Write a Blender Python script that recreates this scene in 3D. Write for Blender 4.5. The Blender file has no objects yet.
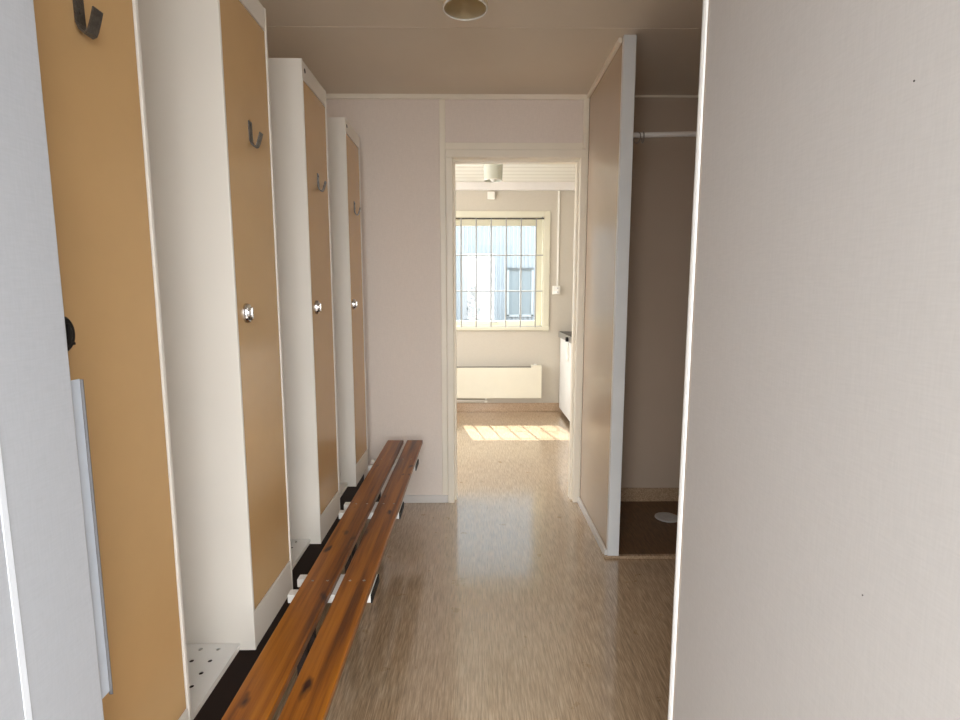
import bpy, bmesh, math, random
from mathutils import Vector, Matrix
random.seed(4)
S = bpy.context.scene
C = S.collection
PI = math.pi

# ------------------------------------------------------------------ materials
def mat(name, col, rough=.5, metal=0., spec=.5, coat=0., coat_rough=.1):
    m = bpy.data.materials.new(name); m.use_nodes = True
    b = m.node_tree.nodes['Principled BSDF']
    b.inputs['Base Color'].default_value = (*col, 1)
    b.inputs['Roughness'].default_value = rough
    b.inputs['Metallic'].default_value = metal
    b.inputs['Specular IOR Level'].default_value = spec
    b.inputs['Coat Weight'].default_value = coat
    b.inputs['Coat Roughness'].default_value = coat_rough
    return m

def N(m, t, **kw):
    n = m.node_tree.nodes.new(t)
    for k, v in kw.items(): setattr(n, k, v)
    return n

def LK(m, a, b): m.node_tree.links.new(a, b)
def bsdf(m): return m.node_tree.nodes['Principled BSDF']

def ocoord(m, scale=(1, 1, 1)):
    t = N(m, 'ShaderNodeTexCoord'); p = N(m, 'ShaderNodeMapping')
    p.inputs['Scale'].default_value = scale
    LK(m, t.outputs['Object'], p.inputs['Vector'])
    return p.outputs['Vector']

def noise(m, vec, scale, detail=4, rough=.6):
    n = N(m, 'ShaderNodeTexNoise')
    n.inputs['Scale'].default_value = scale
    n.inputs['Detail'].default_value = detail
    n.inputs['Roughness'].default_value = rough
    LK(m, vec, n.inputs['Vector'])
    return n.outputs['Fac']

def ramp(m, fac, stops):
    r = N(m, 'ShaderNodeValToRGB')
    e = r.color_ramp.elements
    while len(e) < len(stops): e.new(.5)
    for q, (p, c) in zip(e, stops):
        q.position = p; q.color = (*c, 1)
    LK(m, fac, r.inputs['Fac'])
    return r.outputs['Color']

def bump(m, h, strength=.2, dist=.002):
    b = N(m, 'ShaderNodeBump')
    b.inputs['Strength'].default_value = strength
    b.inputs['Distance'].default_value = dist
    LK(m, h, b.inputs['Height'])
    LK(m, b.outputs['Normal'], bsdf(m).inputs['Normal'])

def tint(c, k): return tuple(min(1, x * k) for x in c)

def plain(name, col, rough=.5, spec=.5, var=.04, scale=3., bs=.05, bscale=250., metal=0., coat=0.):
    """slightly uneven painted surface with a fine grain"""
    m = mat(name, col, rough, metal, spec, coat)
    v = ocoord(m)
    LK(m, ramp(m, noise(m, v, scale), [(.3, tint(col, 1 - var)), (.7, tint(col, 1 + var))]), bsdf(m).inputs['Base Color'])
    if bs: bump(m, noise(m, v, bscale, 2), bs)
    return m

def woven(name, col, rough=.55):
    """vinyl wallcovering with a fine woven grain"""
    m = mat(name, col, rough, spec=.4)
    v = ocoord(m, (420, 420, 40)); w = ocoord(m, (40, 40, 420))
    a = noise(m, v, 1., 2); b = noise(m, w, 1., 2)
    mx = N(m, 'ShaderNodeMath', operation='ADD'); LK(m, a, mx.inputs[0]); LK(m, b, mx.inputs[1])
    h = N(m, 'ShaderNodeMath', operation='MULTIPLY'); LK(m, mx.outputs[0], h.inputs[0]); h.inputs[1].default_value = .5
    LK(m, ramp(m, h.outputs[0], [(.3, tint(col, .95)), (.7, tint(col, 1.05))]), bsdf(m).inputs['Base Color'])
    bump(m, h.outputs[0], .12, .001)
    return m

M = {}
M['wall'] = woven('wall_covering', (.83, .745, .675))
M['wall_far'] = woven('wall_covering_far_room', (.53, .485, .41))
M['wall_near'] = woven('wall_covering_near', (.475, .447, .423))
M['leaf'] = woven('door_leaf_laminate', (.44, .455, .485))
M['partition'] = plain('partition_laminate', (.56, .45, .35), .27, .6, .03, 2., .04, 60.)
M['ceiling'] = plain('ceiling_board', (.74, .665, .565), .6, .4, .03, 1.5)
M['trim'] = plain('cream_trim', (.90, .84, .72), .38)
M['window_paint'] = plain('cream_window_paint', (.66, .63, .50), .4)
M['skirt'] = plain('white_skirting', (.72, .69, .66), .45)
M['white_alu'] = plain('white_profile', (.74, .75, .75), .35)
M['locker'] = plain('locker_enamel', (.79, .75, .685), .38, .5, .02, 2., .05, 90.)
M['mustard'] = plain('mustard_laminate', (.61, .39, .18), .21, .5, .03, 5., .02, 40.)
M['gap'] = mat('dark_gap', (.06, .05, .045), .8)
M['plinth'] = plain('shade_dark_plinth', (.018, .008, .006), .7)
M['white_steel'] = plain('white_steel', (.82, .81, .78), .4)
M['black'] = plain('black_plastic', (.012, .011, .011), .55, .25)
M['hook'] = plain('hammered_metal', (.16, .15, .14), .35, .5, .3, 90., .5, 300., metal=.85)
M['chrome'] = plain('chrome', (.62, .60, .58), .16, .5, .05, 20., 0, metal=1.)
M['bright_strip'] = plain('white_edge_strip', (.74, .77, .82), .45)
M['alu'] = plain('aluminium', (.56, .61, .68), .42, .5, .03, 30., .02, 200., metal=.25)
M['cream_rad'] = plain('radiator_enamel', (.70, .66, .54), .38)
M['white_plastic'] = plain('white_plastic', (.82, .80, .74), .4)
M['white_front'] = plain('white_front', (.82, .82, .80), .3)
M['steel'] = plain('brushed_steel', (.42, .41, .39), .35, .5, .05, 40., .05, 300., metal=.8)
M['dark_steel'] = plain('dark_grille', (.05, .045, .04), .5)
M['bars'] = plain('grille_paint', (.34, .33, .31), .45)
M['sealant'] = plain('sealant', (.40, .31, .24), .6)
M['guard_lip_shade'] = plain('guard_lip_shade', (.20, .19, .19), .45, metal=.6)  # guard metal darkened, shade of the lip's turned face put into colour
M['drain'] = plain('drain_plastic', (.55, .54, .52), .4)
M['rod'] = plain('rod_enamel', (.78, .74, .70), .35)
M['ring'] = plain('ring_plastic', (.30, .25, .21), .4)
M['lamp_metal'] = plain('satin_brass', (.86, .76, .55), .28, .5, .05, 8., .03, 60., metal=.65)
M['lamp_glass'] = plain('lamp_rim', (.80, .76, .70), .2)
M['lamp_white'] = plain('frosted_shade', (.55, .56, .48), .3)
M['paving'] = plain('paving', (.13, .127, .122), .8, .3, .2, 6.)
M['fac_white'] = plain('white_cladding', (.175, .187, .20), .6)
M['fac_glass'] = plain('grey_blue_pane', (.105, .13, .145), .3)
M['fac_frame'] = plain('pane_frame', (.20, .22, .23), .5)
M['fac_dark'] = plain('pane_lintel', (.04, .05, .055), .5)
M['bush'] = plain('bush_leaf', (.115, .138, .15), .8, .3, .1, 30.)

# corrugated sheet colour
M['fac'] = plain('corrugated_sheet', (.165, .188, .207), .5, .4, .04, 1.5)

# white ceiling planks of the far room
m = M['planks'] = mat('white_ceiling_planks', (.80, .78, .70), .4)
v = ocoord(m, (1, 1, 1))
w = N(m, 'ShaderNodeTexWave', wave_type='BANDS', bands_direction='Y')
w.inputs['Scale'].default_value = 2.2; w.inputs['Distortion'].default_value = .15
LK(m, v, w.inputs['Vector'])
LK(m, ramp(m, w.outputs['Fac'], [(.0, (.60, .57, .50)), (.06, (.80, .78, .70)), (1, (.84, .82, .75))]), bsdf(m).inputs['Base Color'])
bump(m, w.outputs['Fac'], .3, .002)

# brown speckled vinyl floor with long streaks
def vinyl(name, base, dark, light, rough, coat=1.):
    m = mat(name, base, rough, spec=.6, coat=coat, coat_rough=.12); bsdf(m).inputs['Coat IOR'].default_value = 2.0
    v = ocoord(m, (150, 9, 150)); n1 = noise(m, v, 1., 4, .6)
    n2 = noise(m, ocoord(m, (330, 16, 330)), 1., 3)
    n3 = noise(m, ocoord(m), 1.3, 3)
    a = N(m, 'ShaderNodeMath', operation='ADD'); LK(m, n1, a.inputs[0]); LK(m, n2, a.inputs[1])
    h = N(m, 'ShaderNodeMath', operation='MULTIPLY'); LK(m, a.outputs[0], h.inputs[0]); h.inputs[1].default_value = .5
    c = ramp(m, h.outputs[0], [(.40, dark), (.5, base), (.60, light)])
    mx = N(m, 'ShaderNodeMix', data_type='RGBA', blend_type='MULTIPLY')
    mx.inputs['Factor'].default_value = .5
    LK(m, c, mx.inputs['A']); LK(m, ramp(m, n3, [(.3, (.93, .93, .93)), (.7, (1, 1, 1))]), mx.inputs['B'])
    LK(m, mx.outputs['Result'], bsdf(m).inputs['Base Color'])
    r = N(m, 'ShaderNodeMapRange'); r.inputs['To Min'].default_value = rough - .02; r.inputs['To Max'].default_value = rough + .05
    LK(m, noise(m, ocoord(m), 9., 5), r.inputs['Value']); LK(m, r.outputs['Result'], bsdf(m).inputs['Roughness'])
    bump(m, n2, .03, .0006)
    return m
M['floor'] = vinyl('brown_vinyl', (.43, .30, .18), (.28, .19, .11), (.58, .43, .28), .27)
M['cove'] = vinyl('vinyl_cove', (.42, .29, .18), (.28, .18, .10), (.55, .40, .27), .4, .1)
M['shaded_shower_floor'] = vinyl('shaded_shower_vinyl', (.15, .075, .028), (.10, .05, .018), (.20, .105, .045), .5, .1)  # brown vinyl darkened in colour for the shade inside the stall

# varnished knotty pine
m = M['pine'] = mat('varnished_pine', (.4, .14, .03), .36, spec=.35, coat=.08, coat_rough=.2)
t = N(m, 'ShaderNodeTexCoord'); oi = N(m, 'ShaderNodeObjectInfo')
ad = N(m, 'ShaderNodeVectorMath', operation='ADD')
sc = N(m, 'ShaderNodeVectorMath', operation='SCALE'); sc.inputs['Scale'].default_value = 7.3
cb = N(m, 'ShaderNodeCombineXYZ'); LK(m, oi.outputs['Random'], cb.inputs[0]); LK(m, oi.outputs['Random'], cb.inputs[1])
LK(m, cb.outputs[0], sc.inputs[0]); LK(m, t.outputs['Object'], ad.inputs[0]); LK(m, sc.outputs[0], ad.inputs[1])
mp = N(m, 'ShaderNodeMapping'); mp.inputs['Scale'].default_value = (42, 1.5, 42); LK(m, ad.outputs[0], mp.inputs['Vector'])
g = noise(m, mp.outputs[0], 1., 6, .6)
col = ramp(m, g, [(.36, (.10, .024, .001)), (.5, (.25, .075, .004)), (.64, (.37, .125, .008))])
mk = N(m, 'ShaderNodeMapping'); mk.inputs['Scale'].default_value = (16, 6.6, .01); LK(m, ad.outputs[0], mk.inputs['Vector'])
vo = N(m, 'ShaderNodeTexVoronoi'); vo.inputs['Scale'].default_value = 1.; vo.inputs['Randomness'].default_value = 1.
# wobble the knots
wn = N(m, 'ShaderNodeTexNoise'); wn.inputs['Scale'].default_value = 2.; LK(m, mk.outputs[0], wn.inputs['Vector'])
wa = N(m, 'ShaderNodeVectorMath', operation='ADD'); LK(m, mk.outputs[0], wa.inputs[0])
ws = N(m, 'ShaderNodeVectorMath', operation='SCALE'); ws.inputs['Scale'].default_value = .55; LK(m, wn.outputs['Color'], ws.inputs[0])
LK(m, ws.outputs[0], wa.inputs[1]); LK(m, wa.outputs[0], vo.inputs['Vector'])
kf = ramp(m, vo.outputs['Distance'], [(.08, (1, 1, 1)), (.20, (0, 0, 0))])
mx = N(m, 'ShaderNodeMix', data_type='RGBA'); LK(m, kf, mx.inputs['Factor']); LK(m, col, mx.inputs['A'])
mx.inputs['B'].default_value = (.030, .005, .002, 1)
LK(m, mx.outputs['Result'], bsdf(m).inputs['Base Color'])
bump(m, g, .08, .001)

# window pane
m = M['glass'] = bpy.data.materials.new('window_pane'); m.use_nodes = True
nt = m.node_tree; nt.nodes.clear()
o = nt.nodes.new('ShaderNodeOutputMaterial'); mxs = nt.nodes.new('ShaderNodeMixShader')
tr = nt.nodes.new('ShaderNodeBsdfTransparent'); gl = nt.nodes.new('ShaderNodeBsdfGlossy')
gl.inputs['Roughness'].default_value = .02; tr.inputs['Color'].default_value = (.95, .97, .97, 1)
mxs.inputs[0].default_value = .05
nt.links.new(tr.outputs[0], mxs.inputs[1]); nt.links.new(gl.outputs[0], mxs.inputs[2]); nt.links.new(mxs.outputs[0], o.inputs[0])

# ------------------------------------------------------------------ geometry helpers
def box(bm, x0, x1, y0, y1, z0, z1, bev=0., seg=2):
    r = bmesh.ops.create_cube(bm, size=1)
    vs = r['verts']
    for v in vs:
        v.co = Vector(((x0 + x1) / 2 + v.co.x * (x1 - x0), (y0 + y1) / 2 + v.co.y * (y1 - y0), (z0 + z1) / 2 + v.co.z * (z1 - z0)))
    if bev:
        es = list({e for v in vs for e in v.link_edges})
        bmesh.ops.bevel(bm, geom=es, offset=bev, segments=seg, affect='EDGES', profile=.5)

def cyl(bm, p0, p1, r, seg=16, r2=None):
    p0, p1 = Vector(p0), Vector(p1); d = p1 - p0
    rot = d.to_track_quat('Z', 'Y').to_matrix().to_4x4()
    bmesh.ops.create_cone(bm, cap_ends=True, segments=seg, radius1=r, radius2=r if r2 is None else r2, depth=d.length,
                          matrix=Matrix.Translation((p0 + p1) / 2) @ rot)

def lathe(bm, prof, seg=40, origin=(0, 0, 0), axis='z'):
    """prof: list of (r, h)"""
    rings = []
    for r, h in prof:
        ring = []
        for i in range(seg):
            a = 2 * PI * i / seg
            if axis == 'z': p = (r * math.cos(a), r * math.sin(a), h)
            else: p = (h, r * math.cos(a), r * math.sin(a))
            ring.append(bm.verts.new(Vector(origin) + Vector(p)))
        rings.append(ring)
    for a, b in zip(rings, rings[1:]):
        for i in range(seg):
            bm.faces.new((a[i], a[(i + 1) % seg], b[(i + 1) % seg], b[i]))
    for r in (rings[0], rings[-1]):
        try: bm.faces.new(r)
        except ValueError: pass

def strap(bm, pts, w, t):
    """flat strap in the x-z plane, width w along y, thickness t"""
    n = len(pts); L = []
    for i, (x, z) in enumerate(pts):
        a = Vector(pts[max(i - 1, 0)]); b = Vector(pts[min(i + 1, n - 1)])
        d = (b - a).normalized(); nn = Vector((-d.y, d.x)) * t / 2
        L.append([bm.verts.new((x + s * nn.x, y, z + s * nn.y)) for s, y in ((1, -w / 2), (1, w / 2), (-1, w / 2), (-1, -w / 2))])
    for a, b in zip(L, L[1:]):
        for i in range(4): bm.faces.new((a[i], a[(i + 1) % 4], b[(i + 1) % 4], b[i]))
    bm.faces.new(L[0]); bm.faces.new(L[-1][::-1])

def torus(bm, c, R, r, nrm='x', seg=28, ss=8):
    rings = []
    for i in range(seg):
        a = 2 * PI * i / seg; ring = []
        for j in range(ss):
            b = 2 * PI * j / ss
            q = R + r * math.cos(b); h = r * math.sin(b)
            p = {'x': (h, q * math.cos(a), q * math.sin(a)), 'y': (q * math.cos(a), h, q * math.sin(a)), 'z': (q * math.cos(a), q * math.sin(a), h)}[nrm]
            ring.append(bm.verts.new(Vector(c) + Vector(p)))
        rings.append(ring)
    for i in range(seg):
        for j in range(ss):
            bm.faces.new((rings[i][j], rings[(i + 1) % seg][j], rings[(i + 1) % seg][(j + 1) % ss], rings[i][(j + 1) % ss]))

def obj(name, bm, material, parent=None, smooth=False, loc=None):
    bmesh.ops.recalc_face_normals(bm, faces=bm.faces)
    me = bpy.data.meshes.new(name); bm.to_mesh(me); bm.free()
    me.materials.append(M[material])
    if smooth:
        for p in me.polygons: p.use_smooth = True
        try: me.set_sharp_from_angle(angle=math.radians(35))
        except Exception: pass
    o = bpy.data.objects.new(name, me); C.objects.link(o)
    if parent: o.parent = parent
    if loc: o.location = loc
    return o

def B(): return bmesh.new()
def bx(name, material, dims, parent=None, bev=0.):
    bm = B(); box(bm, *dims, bev=bev); return obj(name, bm, material, parent)
def boxes(name, material, lst, parent=None, bev=0.):
    bm = B()
    for d in lst: box(bm, *d, bev=bev)
    return obj(name, bm, material, parent)

def tag(o, label, cat, group=None):
    o['label'] = label; o['category'] = cat
    if group: o['group'] = group
    return o
def thing(name, loc, label, cat, group=None):
    o = bpy.data.objects.new(name, None); C.objects.link(o); o.location = loc
    return tag(o, label, cat, group)
def struct(o, label=None, cat=None):
    o['kind'] = 'structure'
    if label: o['label'] = label
    if cat: o['category'] = cat
    return o
def copy_tree(o, parent=None):
    c = o.copy(); C.objects.link(c)
    if parent: c.parent = parent
    for ch in [q for q in o.children]: copy_tree(ch, c)
    return c

CH = 2.335      # front room ceiling
YB = 3.046      # partition wall face
YW = 3.125      # its far face
YF = 5.513      # far wall face
CH2 = 2.37

# ------------------------------------------------------------------ setting
struct(bx('floor', 'floor', (-1.7, 1.7, -.30, 5.75, -.1, 0)), 'brown streaked vinyl floor running through both rooms', 'floor')
struct(bx('ceiling', 'ceiling', (-1.15, 1.4, -.36, YB, CH, CH + .15)), 'taupe board ceiling of the locker room', 'ceiling')
struct(bx('ceiling_far', 'planks', (-1.7, 1.7, YW, 5.75, CH2, CH2 + .12)), 'white plank ceiling of the far room', 'ceiling')
struct(bx('wall_left', 'wall', (-1.16, -1.06, -.3, YB, 0, CH)), 'wall behind the lockers', 'wall')
struct(bx('wall_right', 'partition', (1.32, 1.42, -.3, YB, 0, CH)), 'right wall of the shower stall', 'wall')  # darker partition colour here stands in for the stall's shade
# partition wall with the doorway
boxes_ = [(-1.16, -.150, YB, YW, 0, CH + .1), (.615, 1.42, YB, YW, 0, CH + .1), (-.150, .615, YB, YW, 2.035, CH + .1)]
struct(boxes('wall_back', 'wall', boxes_), 'pinkish taupe wall with the open doorway', 'wall')
# door frame : jambs, head, stops
bm = B()
for x0, x1 in ((-.163, -.124), (.591, .627)):
    box(bm, x0, x1, YB - .014, YB + .001, 0, 2.0035, .003)
box(bm, -.163, .627, YB - .014, YB + .001, 2.004, 2.046, .003)
for x0, x1 in ((-.152, -.124), (.591, .617)):
    box(bm, x0, x1, YB + .0015, YW + .01, 0, 2.0035, .002)
box(bm, -.152, .617, YB + .0015, YW + .01, 2.004, 2.037, .002)
for x0, x1 in ((-.125, -.112), (.579, .592)):
    box(bm, x0, x1, YB + .035, YW + .012, 0, 1.9905, .002)
box(bm, -.125, .592, YB + .035, YW + .012, 1.991, 2.005, .002)
struct(obj('trim_1', bm, 'trim'), 'cream door frame around the open doorway', 'door frame')
# cover strips of the panels
bm = B()
box(bm, -.197, -.164, YB - .009, YB + .001, .048, CH - .024, .003)
box(bm, .600, .624, YB - .014, YB + .001, 2.05, CH - .024, .003)
box(bm, -.166, .600, YB - .006, YB + .001, 2.048, 2.084, .002)
struct(obj('trim_2', bm, 'trim'), 'cream cover strips between wall panels', 'trim')
struct(bx('trim_3', 'trim', (-1.06, .622, YB - .016, YB + .001, CH - .024, CH + .001), bev=.003), 'cream ceiling moulding along the back wall', 'trim')
struct(bx('baseboard_back', 'skirt', (-1.06, -.164, YB - .012, YB + .001, 0, .048), bev=.003), 'white skirting left of the doorway', 'baseboard')
struct(boxes('trim_4', 'ceiling', [(-1.06, 1.32, 2.306, 2.322, CH - .0015, CH + .002), (-1.06, 1.32, 1.10, 1.116, CH - .0015, CH + .002)]), 'thin seam strips across the ceiling', 'trim')

# shower partition
PX0, PX1, PY = .628, .682, 2.360
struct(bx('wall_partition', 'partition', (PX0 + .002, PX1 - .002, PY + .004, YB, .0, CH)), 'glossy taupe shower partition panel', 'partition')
struct(bx('trim_5', 'white_alu', (PX0 + .0005, PX1 + .001, PY - .004, PY + .022, .012, CH - .001), bev=.003), 'white end profile of the shower partition', 'trim')
struct(boxes('trim_6', 'trim', [(PX0 - .014, PX0 + .001, PY + .024, YB - .014, CH - .022, CH + .001), (PX0 - .010, PX0 + .001, YB - .024, YB - .012, .04, CH - .022)], bev=.003), 'cream moulding along the top of the partition', 'trim')
struct(bx('baseboard_partition', 'skirt', (PX0 - .012, PX0 + .001, PY + .004, YB - .014, 0, .040), bev=.003), 'pale skirting along the partition', 'baseboard')
struct(bx('baseboard_partition_end', 'cove', (PX0 - .016, PX1 + .004, PY - .008, PY + .02, 0, .014), bev=.004), 'brown vinyl foot under the partition end', 'baseboard')
# shower stall
struct(bx('floor_shower', 'shaded_shower_floor', (PX1 - .002, 1.32, PY + .01, YB, -.02, .006)), 'brown vinyl floor of the shower stall, coloured darker for its shade', 'floor')
struct(bx('trim_7', 'cove', (PX1, 1.32, PY - .012, PY + .012, 0, .016), bev=.004), 'brown threshold strip of the shower stall', 'threshold')
struct(bx('baseboard_shower', 'cove', (PX1 - .002, 1.32, YB - .012, YB + .001, .0, .088), bev=.004), 'brown vinyl cove in the shower stall', 'baseboard')
struct(bx('wall_shower_shade', 'partition', (PX1 - .001, 1.32, YB - .004, YB + .002, 0, CH)), 'panel at the back of the shower stall, coloured darker for its shade', 'wall')  # thin panel whose darker colour paints in the shade of the stall
struct(bx('trim_8', 'trim', (PX1, 1.32, YB - .009, YB + .001, CH - .010, CH + .001)), 'thin ceiling strip in the shower stall', 'trim')

# entry : right wall, front wall, open door leaf
RX, RY = .42, 1.018
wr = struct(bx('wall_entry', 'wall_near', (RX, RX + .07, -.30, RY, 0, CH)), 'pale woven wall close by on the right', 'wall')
for (yy, zz, r) in ((.527, 1.452, .0010), (.529, .926, .0008)):
    bm = B(); cyl(bm, (RX - .0006, yy, zz), (RX + .001, yy, zz), r, 10); obj('nail_hole', bm, 'gap', wr)
bm = B()
box(bm, RX - .004, RX + .074, RY - .006, RY + .012, 0, CH - .001, .003)
cyl(bm, (RX + .004, RY + .002, 0), (RX + .004, RY + .002, CH - .001), .0095, 20)
bx('sealant_line', 'sealant', (RX - .0007, RX + .001, RY - .0125, RY - .0095, 0, CH), wr)
struct(obj('trim_9', bm, 'white_steel', smooth=True), 'cream rounded corner trim on the near right wall', 'trim')
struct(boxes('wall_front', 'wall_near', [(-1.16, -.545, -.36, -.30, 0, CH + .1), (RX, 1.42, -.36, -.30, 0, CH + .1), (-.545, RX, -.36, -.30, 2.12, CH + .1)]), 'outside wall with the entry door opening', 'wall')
leaf = struct(bx('door_1', 'leaf', (-.540, -.500, -.28, .647, .012, 2.08), bev=.002), 'pale grey open entry door leaf', 'door')
obj('edge_strip', (lambda bm: (box(bm, -.501, -.4992, .5335, .5415, .02, 1.12, .0003), bm)[1])(B()), 'bright_strip', leaf)
bm = B()
box(bm, -.525, -.5035, .6470, .6485, .708, 1.143)
box(bm, -.5045, -.503, .6475, .6645, .708, 1.143, .0004)
gd = obj('edge_guard', bm, 'alu', leaf); bx('guard_lip', 'guard_lip_shade', (-.5045, -.4995, .6647, .6660, .703, 1.142), gd); gd['label'] = 'bluish aluminium guard strip along the door edge'

# ------------------------------------------------------------------ far room
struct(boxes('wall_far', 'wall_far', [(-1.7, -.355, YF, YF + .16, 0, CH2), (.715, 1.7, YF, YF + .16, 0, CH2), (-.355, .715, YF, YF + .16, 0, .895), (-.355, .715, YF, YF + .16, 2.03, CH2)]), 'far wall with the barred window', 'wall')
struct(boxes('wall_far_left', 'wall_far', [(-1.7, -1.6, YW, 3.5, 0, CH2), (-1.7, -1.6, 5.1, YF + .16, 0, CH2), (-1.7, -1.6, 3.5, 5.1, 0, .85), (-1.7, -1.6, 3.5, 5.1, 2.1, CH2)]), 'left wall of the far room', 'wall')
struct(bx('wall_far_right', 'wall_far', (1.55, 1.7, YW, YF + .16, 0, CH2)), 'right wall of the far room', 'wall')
struct(bx('baseboard_far', 'cove', (-1.6, 1.55, YF - .012, YF + .001, 0, .095), bev=.004), 'brown vinyl cove under the radiator', 'baseboard')
struct(bx('trim_10', 'skirt', (-1.6, 1.55, YF - .05, YF + .001, 2.292, CH2), bev=.006), 'cream ceiling moulding above the window', 'trim')

win = bpy.data.objects.new('window_1', None); C.objects.link(win); win.location = (.23, YF, .9); struct(win, 'white window behind the steel security grille', 'window')
def wp(name, material, lst, bev=.003):
    bm = B()
    for d in lst: box(bm, d[0] - .23, d[1] - .23, d[2] - YF, d[3] - YF, d[4] - .9, d[5] - .9, bev=bev)
    return obj(name, bm, material, win)
# architrave, reveal, sash, sill, pane
wp('casing', 'window_paint', [(.712, .772, YF - .016, YF + .002, .865, 2.09), (-.415, -.352, YF - .016, YF + .002, .865, 2.09), (-.352, .712, YF - .016, YF + .002, 2.026, 2.09)])
wp('reveal', 'window_paint', [(.700, .716, YF, YF + .16, .895, 2.03), (-.356, -.340, YF, YF + .16, .895, 2.03), (-.34, .70, YF, YF + .16, 2.018, 2.031)], .001)
wp('sash', 'window_paint', [(.640, .701, YF + .09, YF + .13, .91, 2.02), (-.341, -.280, YF + .09, YF + .13, .91, 2.02), (-.28, .64, YF + .09, YF + .13, 1.955, 2.02), (-.28, .64, YF + .09, YF + .13, .91, .968)])
wp('pane', 'glass', [(-.28, .64, YF + .108, YF + .112, .968, 1.955)], 0)
wp('sill', 'window_paint', [(-.42, .775, YF - .035, YF + .14, .872, .912)], .006)
bm = B(); box(bm, .155 - .23, .235 - .23, .070, .092, .945 - .9, .962 - .9, .004); cyl(bm, (.195 - .23, .06, .953 - .9), (.195 - .23, .09, .953 - .9), .012); obj('latch', bm, 'steel', win)
w2 = bpy.data.objects.new('added_window_2', None); C.objects.link(w2); w2.location = (-1.65, 4.3, .85); struct(w2, 'added unseen side window that brightens the far room', 'window')  # unseen window added to let more daylight into the far room
bm = B()
for d in ((-.03, .03, -.8, -.74, 0, 1.25), (-.03, .03, .74, .8, 0, 1.25), (-.03, .03, -.74, .74, 0, .06), (-.03, .03, -.74, .74, 1.19, 1.25)): box(bm, *d, bev=.003)
obj('frame', bm, 'trim', w2)

# security grille
gy = YF - .030
gr = thing('window_grille', (.23, gy, .9), 'grey steel bar grille mounted across the window', 'window grille')
def gbar(name, p0, p1, r, material='bars'):
    bm = B(); q = Vector((.23, gy, .9)); cyl(bm, Vector(p0) - q, Vector(p1) - q, r, 10); return obj(name, bm, material, gr, True)
xs = [-.295 + .1537 * k for k in range(7)]
for x in xs: gbar('vertical_bar', (x, gy, .905), (x, gy, 2.012), .0072)
for z in (1.646, 1.281, .915): gbar('cross_bar', (-.36, gy + .008, z), (.70, gy + .008, z), .0062)
tb = gbar('top_rail', (-.36, gy + .002, 2.012), (.705, gy + .002, 2.012), .007, 'dark_steel'); tb['label'] = 'dark top rail'
for x in (-.345, .69): bx('bracket', 'bars', (x - .23 - .008, x - .23 + .008, -.002, .014, 2.008 - .9, 2.03 - .9), gr)

# radiator
ry1 = YF - .035
rd = thing('radiator', (.2, ry1, .16), 'long low cream electric radiator on the wall under the window', 'radiator')
def rp(name, material, lst, bev=.004, smooth=False):
    bm = B()
    for d in lst: box(bm, d[0] - .2, d[1] - .2, d[2] - ry1, d[3] - ry1, d[4] - .16, d[5] - .16, bev=bev)
    return obj(name, bm, material, rd, smooth)
rp('front_panel', 'cream_rad', [(-.55, .686, ry1 - .075, ry1 - .058, .165, .490)])
rp('casing', 'cream_rad', [(-.545, .680, ry1 - .060, ry1, .185, .478)])
rp('top_grille', 'dark_steel', [(-.54, .585, ry1 - .057, ry1 - .006, .476, .492)], .001)
rp('end_cap', 'cream_rad', [(.585, .690, ry1 - .076, ry1, .478, .512), (.684, .694, ry1 - .076, ry1, .162, .50)], .003)
bm = B(); cyl(bm, (.43, -.035, .345), (.43, -.035, .362), .016); obj('thermostat_knob', bm, 'white_plastic', rd, True)
for q in (0, .5): rp('wall_bracket', 'white_plastic', [(q, q + .03, ry1 - .01, YF + .001, .2, .42)], .001)
bm = B()
cyl(bm, (-1.5, YF - .022, .123), (.115, YF - .022, .123), .009)
cyl(bm, (.115, YF - .022, .116), (.115, YF - .022, .165), .009)
box(bm, .10, .13, YF - .035, YF + .001, .105, .128, .003)
tag(obj('heating_pipe', bm, 'white_plastic', smooth=True), 'thin white pipe along the wall below the radiator', 'pipe')

# conduit, switch, detector
bm = B(); box(bm, .848, .866, YF - .014, YF + .001, 1.335, 2.292, .003)
tag(obj('cable_conduit', bm, 'white_plastic'), 'thin white vertical cable conduit right of the window', 'conduit')
sw = thing('wall_switch', (.845, YF, 1.29), 'small white double switch box below the cable conduit', 'switch')
bm = B(); box(bm, -.040, .040, -.03, .001, -.045, .045, .005); obj('box', bm, 'white_plastic', sw)
for z in (-.02, .02):
    bm = B(); box(bm, -.022, .022, -.036, -.028, z - .014, z + .014, .003); obj('rocker', bm, 'white_front', sw)
    bm = B(); cyl(bm, (.012, -.038, z), (.012, -.034, z), .005, 12); obj('indicator', bm, 'gap', sw)
bm = B(); box(bm, .128, .202, YF - .035, YF + .001, 2.205, 2.278, .006)
for q in (.145, .165, .185): box(bm, q - .003, q + .003, YF - .037, YF - .03, 2.22, 2.262)
tag(obj('wall_sensor', bm, 'white_plastic'), 'small white square sensor box centred above the window', 'sensor')

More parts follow.
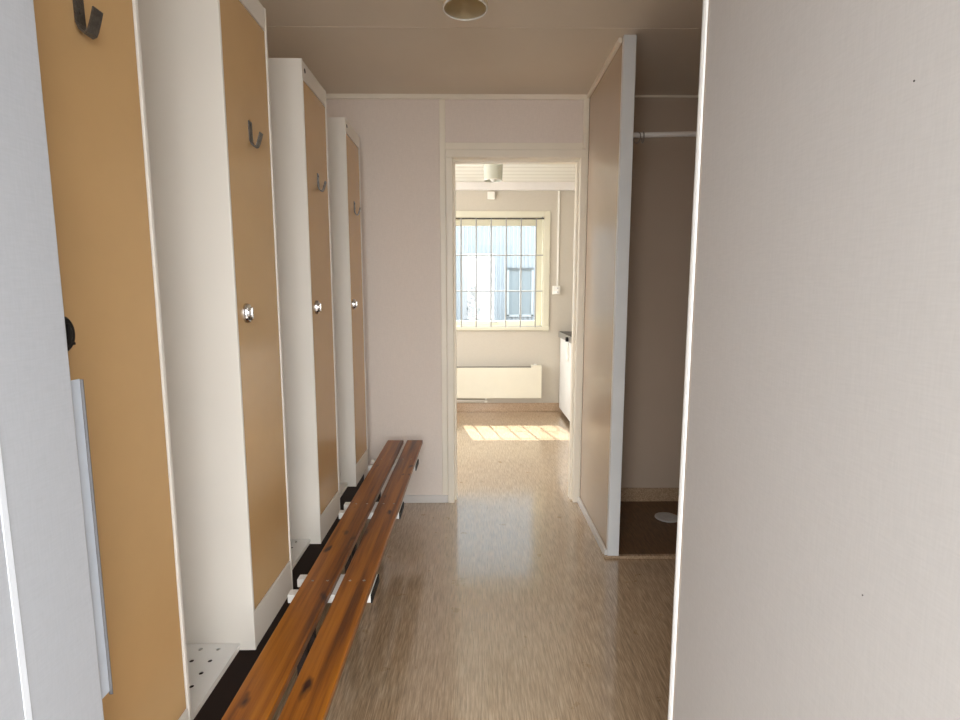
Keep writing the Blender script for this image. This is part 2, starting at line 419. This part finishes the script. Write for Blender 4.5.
# kitchen unit
kx, ky0, ky1 = .895, 4.30, YF - .014
ku = thing('kitchen_cabinet', (kx, ky1, 0), 'low white kitchen unit with steel worktop in the far right corner', 'cabinet')
def kp(name, material, d, bev=.004, parent=None):
    bm = B(); box(bm, d[0] - kx, d[1] - kx, d[2] - ky1, d[3] - ky1, d[4], d[5], bev=bev); return obj(name, bm, material, parent or ku)
kp('body', 'white_front', (kx + .018, 1.548, ky0, ky1, .07, .80))
kp('toe_kick', 'dark_steel', (kx + .05, 1.548, ky0, ky1, 0, .07), 0)
kd1 = kp('door', 'white_front', (kx, kx + .018, 4.86, ky1 - .01, .05, .795))
kp('door', 'white_front', (kx, kx + .018, ky0, 4.852, .05, .795))
bm = B(); torus(bm, (0, 0, 0), .052, .009, 'x'); hd = obj('ring_handle', bm, 'white_plastic', kd1, True, loc=(-.008, 5.0 - ky1, .70)); hd.scale = (1, 1, 1.5)
kp('edge_strip', 'steel', (kx - .018, kx - .014, ky0 - .01, ky1, .802, .860), .001)
kp('worktop', 'dark_steel', (kx - .0145, 1.549, ky0 - .01, ky1, .80, .862), .006)
kp('backsplash', 'dark_steel', (kx + .10, 1.2, 4.6, 5.3, .862, .868), .002)
bm = B(); cyl(bm, (-.040, 4.93 - ky1, .825), (-.012, 4.93 - ky1, .825), .022); obj('knob', bm, 'black', ku, True)

# ------------------------------------------------------------------ lamps
def lamp(loc, h, label, body, rim, knob):
    t = thing('ceiling_lamp', loc, label, 'ceiling lamp')
    r = .075
    bm = B(); lathe(bm, [(.01, 0), (r * .8, 0), (r * .8, -.012), (.01, -.012)]); obj('mount', bm, 'white_plastic', t, True)
    bm = B(); lathe(bm, [(.01, -.010), (r * 1.09, -.010), (r, -h), (r - .003, -h), (r * .99, -.03), (.02, -.024), (.01, -.024)], 48); obj('shade', bm, body, t, True)
    bm = B(); torus(bm, (0, 0, -h), r - .0015, .0032, 'z', 48, 10); obj('rim', bm, rim, t, True)
    bm = B(); lathe(bm, [(.002, -.022), (.018, -.022), (.018, -.05), (.012, -.055), (.002, -.055)], 20); obj('lamp_socket', bm, 'white_plastic', t, True)
    if knob:
        bm = B(); lathe(bm, [(.002, -.05), (.014, -.055), (.030, -h + .045), (.030, -h + .02), (.018, -h - .004), (.002, -h - .010)], 24); obj('bulb', bm, 'white_plastic', t, True)
    return t
lamp((-.032, 1.90, CH), .133, 'brass drum ceiling lamp in the locker room', 'lamp_metal', 'lamp_glass', False)
lamp((.150, 4.446, CH2), .20, 'whitish drum ceiling lamp in the far room beyond the doorway', 'lamp_white', 'lamp_glass', True)

# ------------------------------------------------------------------ lockers
LX, LZ0, LZ1, LD = -.600, .285, 2.062, .455
tag(bx('locker_shade_plinth', 'plinth', (-1.05, -.665, .66, YB - .012, 0, .284)), 'dark brown plinth beneath the row of lockers', 'plinth')  # added block, its near-black colour stands in for shade under the lockers
LW = .300
def make_locker(label):
    t = thing('locker', (LX, 0, LZ0), label, 'locker', 'lockers along the left wall')
    H = LZ1 - LZ0
    # carcass : sides, top, bottom, back, front rails
    bm = B()
    e = .009
    box(bm, -LD, 0, 0, e, 0, H, .0015); box(bm, -LD, 0, LW - e, LW, 0, H, .0015)
    box(bm, -LD, -.003, e, LW - e, H - .012, H); box(bm, -LD, -.003, e, LW - e, 0, .012); box(bm, -LD, -LD + .01, e, LW - e, .012, H - .012)
    obj('body', bm, 'locker', t)
    bm = B(); box(bm, -.016, -.001, e, LW - e, H - .062, H - .001, .0015); obj('top_rail', bm, 'locker', t)
    bm = B(); box(bm, -.016, -.001, e, LW - e, .001, .104, .0015); obj('bottom_rail', bm, 'locker', t)
    bm = B(); cyl(bm, (-.002, .032, H - .03), (.0, .032, H - .03), .008, 16); obj('vent_plug', bm, 'gap', t)
    bm = B(); box(bm, -.018, -.003, e + .002, LW - e - .002, .107, H - .065, .002); d = obj('door', bm, 'mustard', t)
    # hook : plate on the door, bend, free prong
    bm = B()
    zc = 1.646 - LZ0
    pts = [(.001, zc + .062), (.0015, zc + .04), (.002, zc + .012), (.006, zc + .002), (.0125, zc - .004), (.018, zc - .0015), (.021, zc + .005), (.0245, zc + .015), (.028, zc + .026), (.030, zc + .033)]
    strap(bm, pts, .020, .003)
    cyl(bm, (.002, 0, zc + .052), (.005, 0, zc + .052), .004, 12); cyl(bm, (.002, 0, zc + .030), (.005, 0, zc + .030), .004, 12)
    hk = obj('coat_hook', bm, 'hook', d, loc=(-.003, .150, 0)); hk['label'] = 'dark hammered metal coat hook'
    # lock : oval rose, turning grip
    bm = B(); lathe(bm, [(.001, -.001), (.024, -.001), (.024, .006), (.021, .011), (.001, .0115)], 32, axis='x')
    lk = obj('lock', bm, 'chrome', d, True, loc=(-.003, .062, 1.200 - LZ0)); lk.scale = (1, .78, 1.08); lk['label'] = 'oval chrome lock'
    bm = B(); lathe(bm, [(.001, .010), (.013, .010), (.013, .013), (.010, .016), (.001, .0165)], 24, axis='x'); box(bm, .014, .020, -.004, .004, -.014, .014, .002)
    obj('turn_grip', bm, 'chrome', lk, True)
    bm = B(); box(bm, .005, .0125, -.019, .019, -.016, -.012, .001); obj('number_plate', bm, 'black', lk)
    return t
ys = [.714, 1.329, 1.942, 2.556]
labs = ['first cream locker, its mustard door right beside the open entry door leaf',
        'second cream locker from the front, widest mustard door with a chrome lock',
        'third cream locker from the front, narrow mustard door, beside the middle of the bench',
        'fourth cream locker, mustard door, the one nearest the doorway wall']
proto = make_locker(labs[0])
for k, y in enumerate(ys):
    o = proto if k == 0 else copy_tree(proto)
    o.location = (LX, y, LZ0); o['label'] = labs[k]
for d in proto.children:      # the first locker's lock is black
    for q in d.children:
        if q.name.startswith('lock'):
            q['label'] = 'oval black lock'; q.scale.x = .55; q.location.z -= .008; q.location.y -= .004
            for u in [q] + list(q.children): u.data = u.data.copy(); u.data.materials[0] = M['black']

# perforated trays
def tray(y0, y1, label):
    x0, x1, z = -1.045, -.640, .306
    p = .0445
    bm = B()
    xm = x1 - .025
    nx = int((xm - x0) / .043); ny = max(1, round((y1 - y0) / p)); dx = (xm - x0) / nx; dy = (y1 - y0) / ny
    bm.faces.new([bm.verts.new(q) for q in ((xm, y0, z), (x1, y0, z), (x1, y1, z), (xm, y1, z))])
    r = .0058
    for i in range(nx):
        for j in range(ny):
            cx, cy = xm - (i + .5) * dx, y0 + (j + .5) * dy
            if True:
                inn, out, low = [], [], []
                for k in range(16):
                    a = 2 * PI * k / 16; c, s = math.cos(a), math.sin(a); q = max(abs(c), abs(s))
                    inn.append(bm.verts.new((cx + r * c, cy + r * s, z))); low.append(bm.verts.new((cx + r * c, cy + r * s, z - .002)))
                    out.append(bm.verts.new((cx + dx / 2 * c / q, cy + dy / 2 * s / q, z)))
                for k in range(16):
                    l = (k + 1) % 16
                    bm.faces.new((inn[k], out[k], out[l], inn[l])); bm.faces.new((inn[l], low[l], low[k], inn[k]))
            else:
                bm.faces.new([bm.verts.new((cx + sx * dx / 2, cy + sy * dy / 2, z)) for sx, sy in ((-1, -1), (1, -1), (1, 1), (-1, 1))])
    bmesh.ops.remove_doubles(bm, verts=bm.verts, dist=.0002)
    box(bm, x1 - .004, x1 - .001, y0, y1, z - .016, z - .0006)           # front lip folded down
    box(bm, x0, x0 + .003, y0, y1, z - .016, z + .0)
    o = obj('perforated_tray', bm, 'white_steel')
    return tag(o, label, 'tray', 'perforated trays between the lockers')
tray(ys[0] + LW + .001, ys[1] - .001, 'white perforated metal tray between the first and second lockers, largest in view')
tray(ys[1] + LW + .001, ys[2] - .001, 'white perforated metal tray between the second and third lockers')
tray(ys[2] + LW + .001, ys[3] - .001, 'white perforated metal tray between the third and fourth lockers')
tray(ys[3] + LW + .001, YB - .016, 'white perforated metal tray between the last locker and the doorway wall')

# ------------------------------------------------------------------ bench
bn = thing('bench', (-.40, 1.8, 0), 'long low two-plank varnished pine bench in front of the lockers', 'bench')
by0, by1 = .70, 2.93
for x0, x1 in ((-.5015, -.410), (-.390, -.301)):
    bm = B(); box(bm, x0 + .40, x1 + .40, by0 - 1.8, by1 - 1.8, .398, .420, .003); obj('plank', bm, 'pine', bn)
for yc in (.86, 1.464, 2.03, 2.60):
    bm = B()
    box(bm, -.50 + .40, -.299 + .40, yc - .056 - 1.8, yc + .056 - 1.8, .372, .3975, .002)
    br = obj('bracket', bm, 'white_steel', bn); br['label'] = 'white steel bracket under the planks'
    for s in (-1, 1):
        bm = B(); a, b = yc + s * .041 - .015 - 1.8, yc + s * .041 + .015 - 1.8
        box(bm, -.537 + .40, -.499 + .40, a, b, .372, .3975, .002)
        obj('arm', bm, 'white_steel', br)
        bm = B(); box(bm, -.520 + .40, -.495 + .40, a + .004, b - .004, 0, .3725); obj('leg', bm, 'plinth', br)
    bm = B(); box(bm, -.2995 + .40, -.295 + .40, yc - .057 - 1.8, yc + .057 - 1.8, .371, .397, .001); obj('end_cap', bm, 'black', br)
    for xs_ in (-.475, -.432, -.366, -.325):
        bm = B(); lathe(bm, [(.0005, .4212), (.003, .4209), (.0042, .4199)], 12, origin=(xs_ + .40, yc - .02 - 1.8, 0)); obj('screw', bm, 'chrome', bn, True)

# ------------------------------------------------------------------ shower things
rod = thing('shower_curtain_rod', (PX1, 2.50, 1.968), 'white shower curtain rod spanning the dark shower stall', 'curtain rod')
bm = B(); cyl(bm, (0, 0, 0), (1.319 - PX1, 0, .016), .0115, 20); obj('rod', bm, 'rod', rod, True)
for x, z in ((0, 0), (1.319 - PX1, .016)):
    bm = B(); cyl(bm, (x - .001 if x else -.001, 0, z), (x + (.008 if not x else -.008), 0, z), .022, 20); obj('flange', bm, 'rod', rod, True)
for k, (x, l) in enumerate(((.742, 'left thin curtain ring on the shower rod, beside the partition edge'), (.768, 'right thin curtain ring on the shower rod, away from the partition edge'))):
    bm = B(); torus(bm, (0, 0, 0), .023, .0028, 'x', 28, 8)
    o = obj('curtain_ring', bm, 'ring', None, True, loc=(x, 2.50, 1.968 + (x - PX1) * .025 - .0108)); o.rotation_euler = (0, 0, (.42, -.1)[k])
    tag(o, l, 'curtain ring', 'rings on the shower rod')
bm = B(); lathe(bm, [(.066, .0055), (.066, .010), (.060, .013), (.045, .0125), (.005, .012)], 40, origin=(1.075, 2.80, 0))
for k in range(12):
    a = 2 * PI * k / 12; box(bm, 1.075 + .03 * math.cos(a) - .003, 1.075 + .03 * math.cos(a) + .003, 2.80 + .03 * math.sin(a) - .003, 2.80 + .03 * math.sin(a) + .003, .0115, .0135)
tag(obj('floor_drain', bm, 'drain', smooth=True), 'round grey drain cover on the dark shower floor', 'drain')

# ------------------------------------------------------------------ outside
struct(bx('ground', 'paving', (-14, 14, 5.8, 16, -.35, -.25)), 'pale paving outside the window', 'ground')
struct(bx('ground_entry', 'paving', (-8, 8, -8, -.36, -.3, -.06)), 'paving before the entry door', 'ground')
FY = 9.6
bl = thing('building', (0, FY, -.25), 'pale blue corrugated building seen through the barred window', 'building')
bm = B()
x = -9.; prof = []
while x < 9:
    prof += [(x, 0), (x + .03, 0), (x + .038, .012), (x + .066, .012)]; x += .075
top = [bm.verts.new((a, b, 4.6)) for a, b in prof]; bot = [bm.verts.new((a, b, .15)) for a, b in prof]
for i in range(len(prof) - 1): bm.faces.new((bot[i], bot[i + 1], top[i + 1], top[i]))
obj('cladding', bm, 'fac', bl)
bm = B(); box(bm, -9, 9, .06, 3.5, .0, 4.58); obj('wall', bm, 'fac_white', bl)
bm = B(); box(bm, -9, 9, -.02, .06, -.02, .85); obj('base', bm, 'fac_white', bl)
bm = B(); box(bm, -.23, .30, -.03, .05, .55, 2.22, .01); obj('door', bm, 'fac_white', bl)
wn_ = B()
for d in ((.58, .62, -.03, .05, 1.1, 1.97), (.80, .845, -.03, .05, 1.1, 1.97), (1.02, 1.06, -.03, .05, 1.1, 1.97), (.58, 1.06, -.03, .05, 1.09, 1.13)): box(wn_, *d)
wf = obj('window', wn_, 'fac_frame', bl)
for a, b in ((.62, .80), (.845, 1.02)):
    q = B(); box(q, a, b, -.01, .04, 1.13, 1.93); obj('pane', q, 'fac_glass', wf)
q = B(); box(q, .58, 1.06, -.035, .05, 1.93, 1.97); obj('lintel', q, 'fac_dark', wf)
# small conifer in front of it
sh = thing('shrub', (-.02, 8.9, -.25), 'pale grey-green shrub standing outside before the corrugated building', 'shrub')
bm = B()
for k in range(420):
    h = random.random() ** .8; r = .30 * (1 - h) * random.uniform(.5, 1); a = random.uniform(0, 2 * PI)
    c = Vector((r * math.cos(a), r * math.sin(a), .25 + h * 1.35)); d = Vector((math.cos(a), math.sin(a), random.uniform(.2, .9))).normalized() * .10
    s = d.cross(Vector((0, 0, 1))).normalized() * .022
    bm.faces.new([bm.verts.new(c - s * .4), bm.verts.new(c + d * .5 - s), bm.verts.new(c + d), bm.verts.new(c + d * .5 + s)])
obj('foliage', bm, 'bush', sh)
bm = B(); cyl(bm, (0, 0, 0), (0, 0, 1.2), .025, 10, .01); obj('stem', bm, 'gap', sh)

# ------------------------------------------------------------------ light
W = bpy.data.worlds.new('World'); S.world = W; W.use_nodes = True
bg = W.node_tree.nodes['Background']
tc = W.node_tree.nodes.new('ShaderNodeTexCoord'); sx = W.node_tree.nodes.new('ShaderNodeSeparateXYZ')
rp_ = W.node_tree.nodes.new('ShaderNodeValToRGB')
W.node_tree.links.new(tc.outputs['Generated'], sx.inputs[0]); W.node_tree.links.new(sx.outputs['Z'], rp_.inputs['Fac'])
rp_.color_ramp.elements[0].color = (1, .99, .97, 1); rp_.color_ramp.elements[1].color = (.84, .92, 1, 1)
W.node_tree.links.new(rp_.outputs['Color'], bg.inputs['Color'])
bg.inputs['Strength'].default_value = 9.4

def portal(loc, rot, sx_, sy_):
    l = bpy.data.lights.new('sky_portal', 'AREA'); l.shape = 'RECTANGLE'; l.size = sx_; l.size_y = sy_; l.cycles.is_portal = True
    o = bpy.data.objects.new('sky_portal', l); C.objects.link(o); o.location = loc; o.rotation_euler = rot
portal((-.06, -.37, 1.06), (PI / 2, 0, 0), .96, 2.12)
portal((.18, YF + .17, 1.46), (-PI / 2, 0, 0), 1.07, 1.14)
portal((-1.71, 4.3, 1.475), (0, -PI / 2, 0), 1.25, 1.6)  # portal of the added side window
sl = bpy.data.lights.new('sun', 'SUN'); sl.energy = 16; sl.angle = .003; sl.color = (1, .985, .96)
so = bpy.data.objects.new('sun', sl); C.objects.link(so)
so.rotation_euler = Vector((.213, -1, -1.58)).to_track_quat('-Z', 'Y').to_euler()

# ------------------------------------------------------------------ camera
f = 525.; pitch = math.atan(66 / f); yaw = math.atan(5 / f * math.cos(pitch))
cd = bpy.data.cameras.new('camera'); co = bpy.data.objects.new('camera', cd); C.objects.link(co)
cd.sensor_fit = 'HORIZONTAL'; cd.sensor_width = 36; cd.lens = 36 * f / 960; cd.clip_start = .02
co.location = (0, 0, 1.25); co.rotation_euler = (PI / 2 - pitch, 0, -yaw)
S.camera = co
vs = S.view_settings
vs.view_transform = 'Standard'; vs.look = 'None'; vs.gamma = 1; vs.use_curve_mapping = False; vs.exposure = 0.
S.cycles.max_bounces = 14; S.cycles.diffuse_bounces = 8; S.cycles.use_denoising = True
S.cycles.sample_clamp_indirect = 8
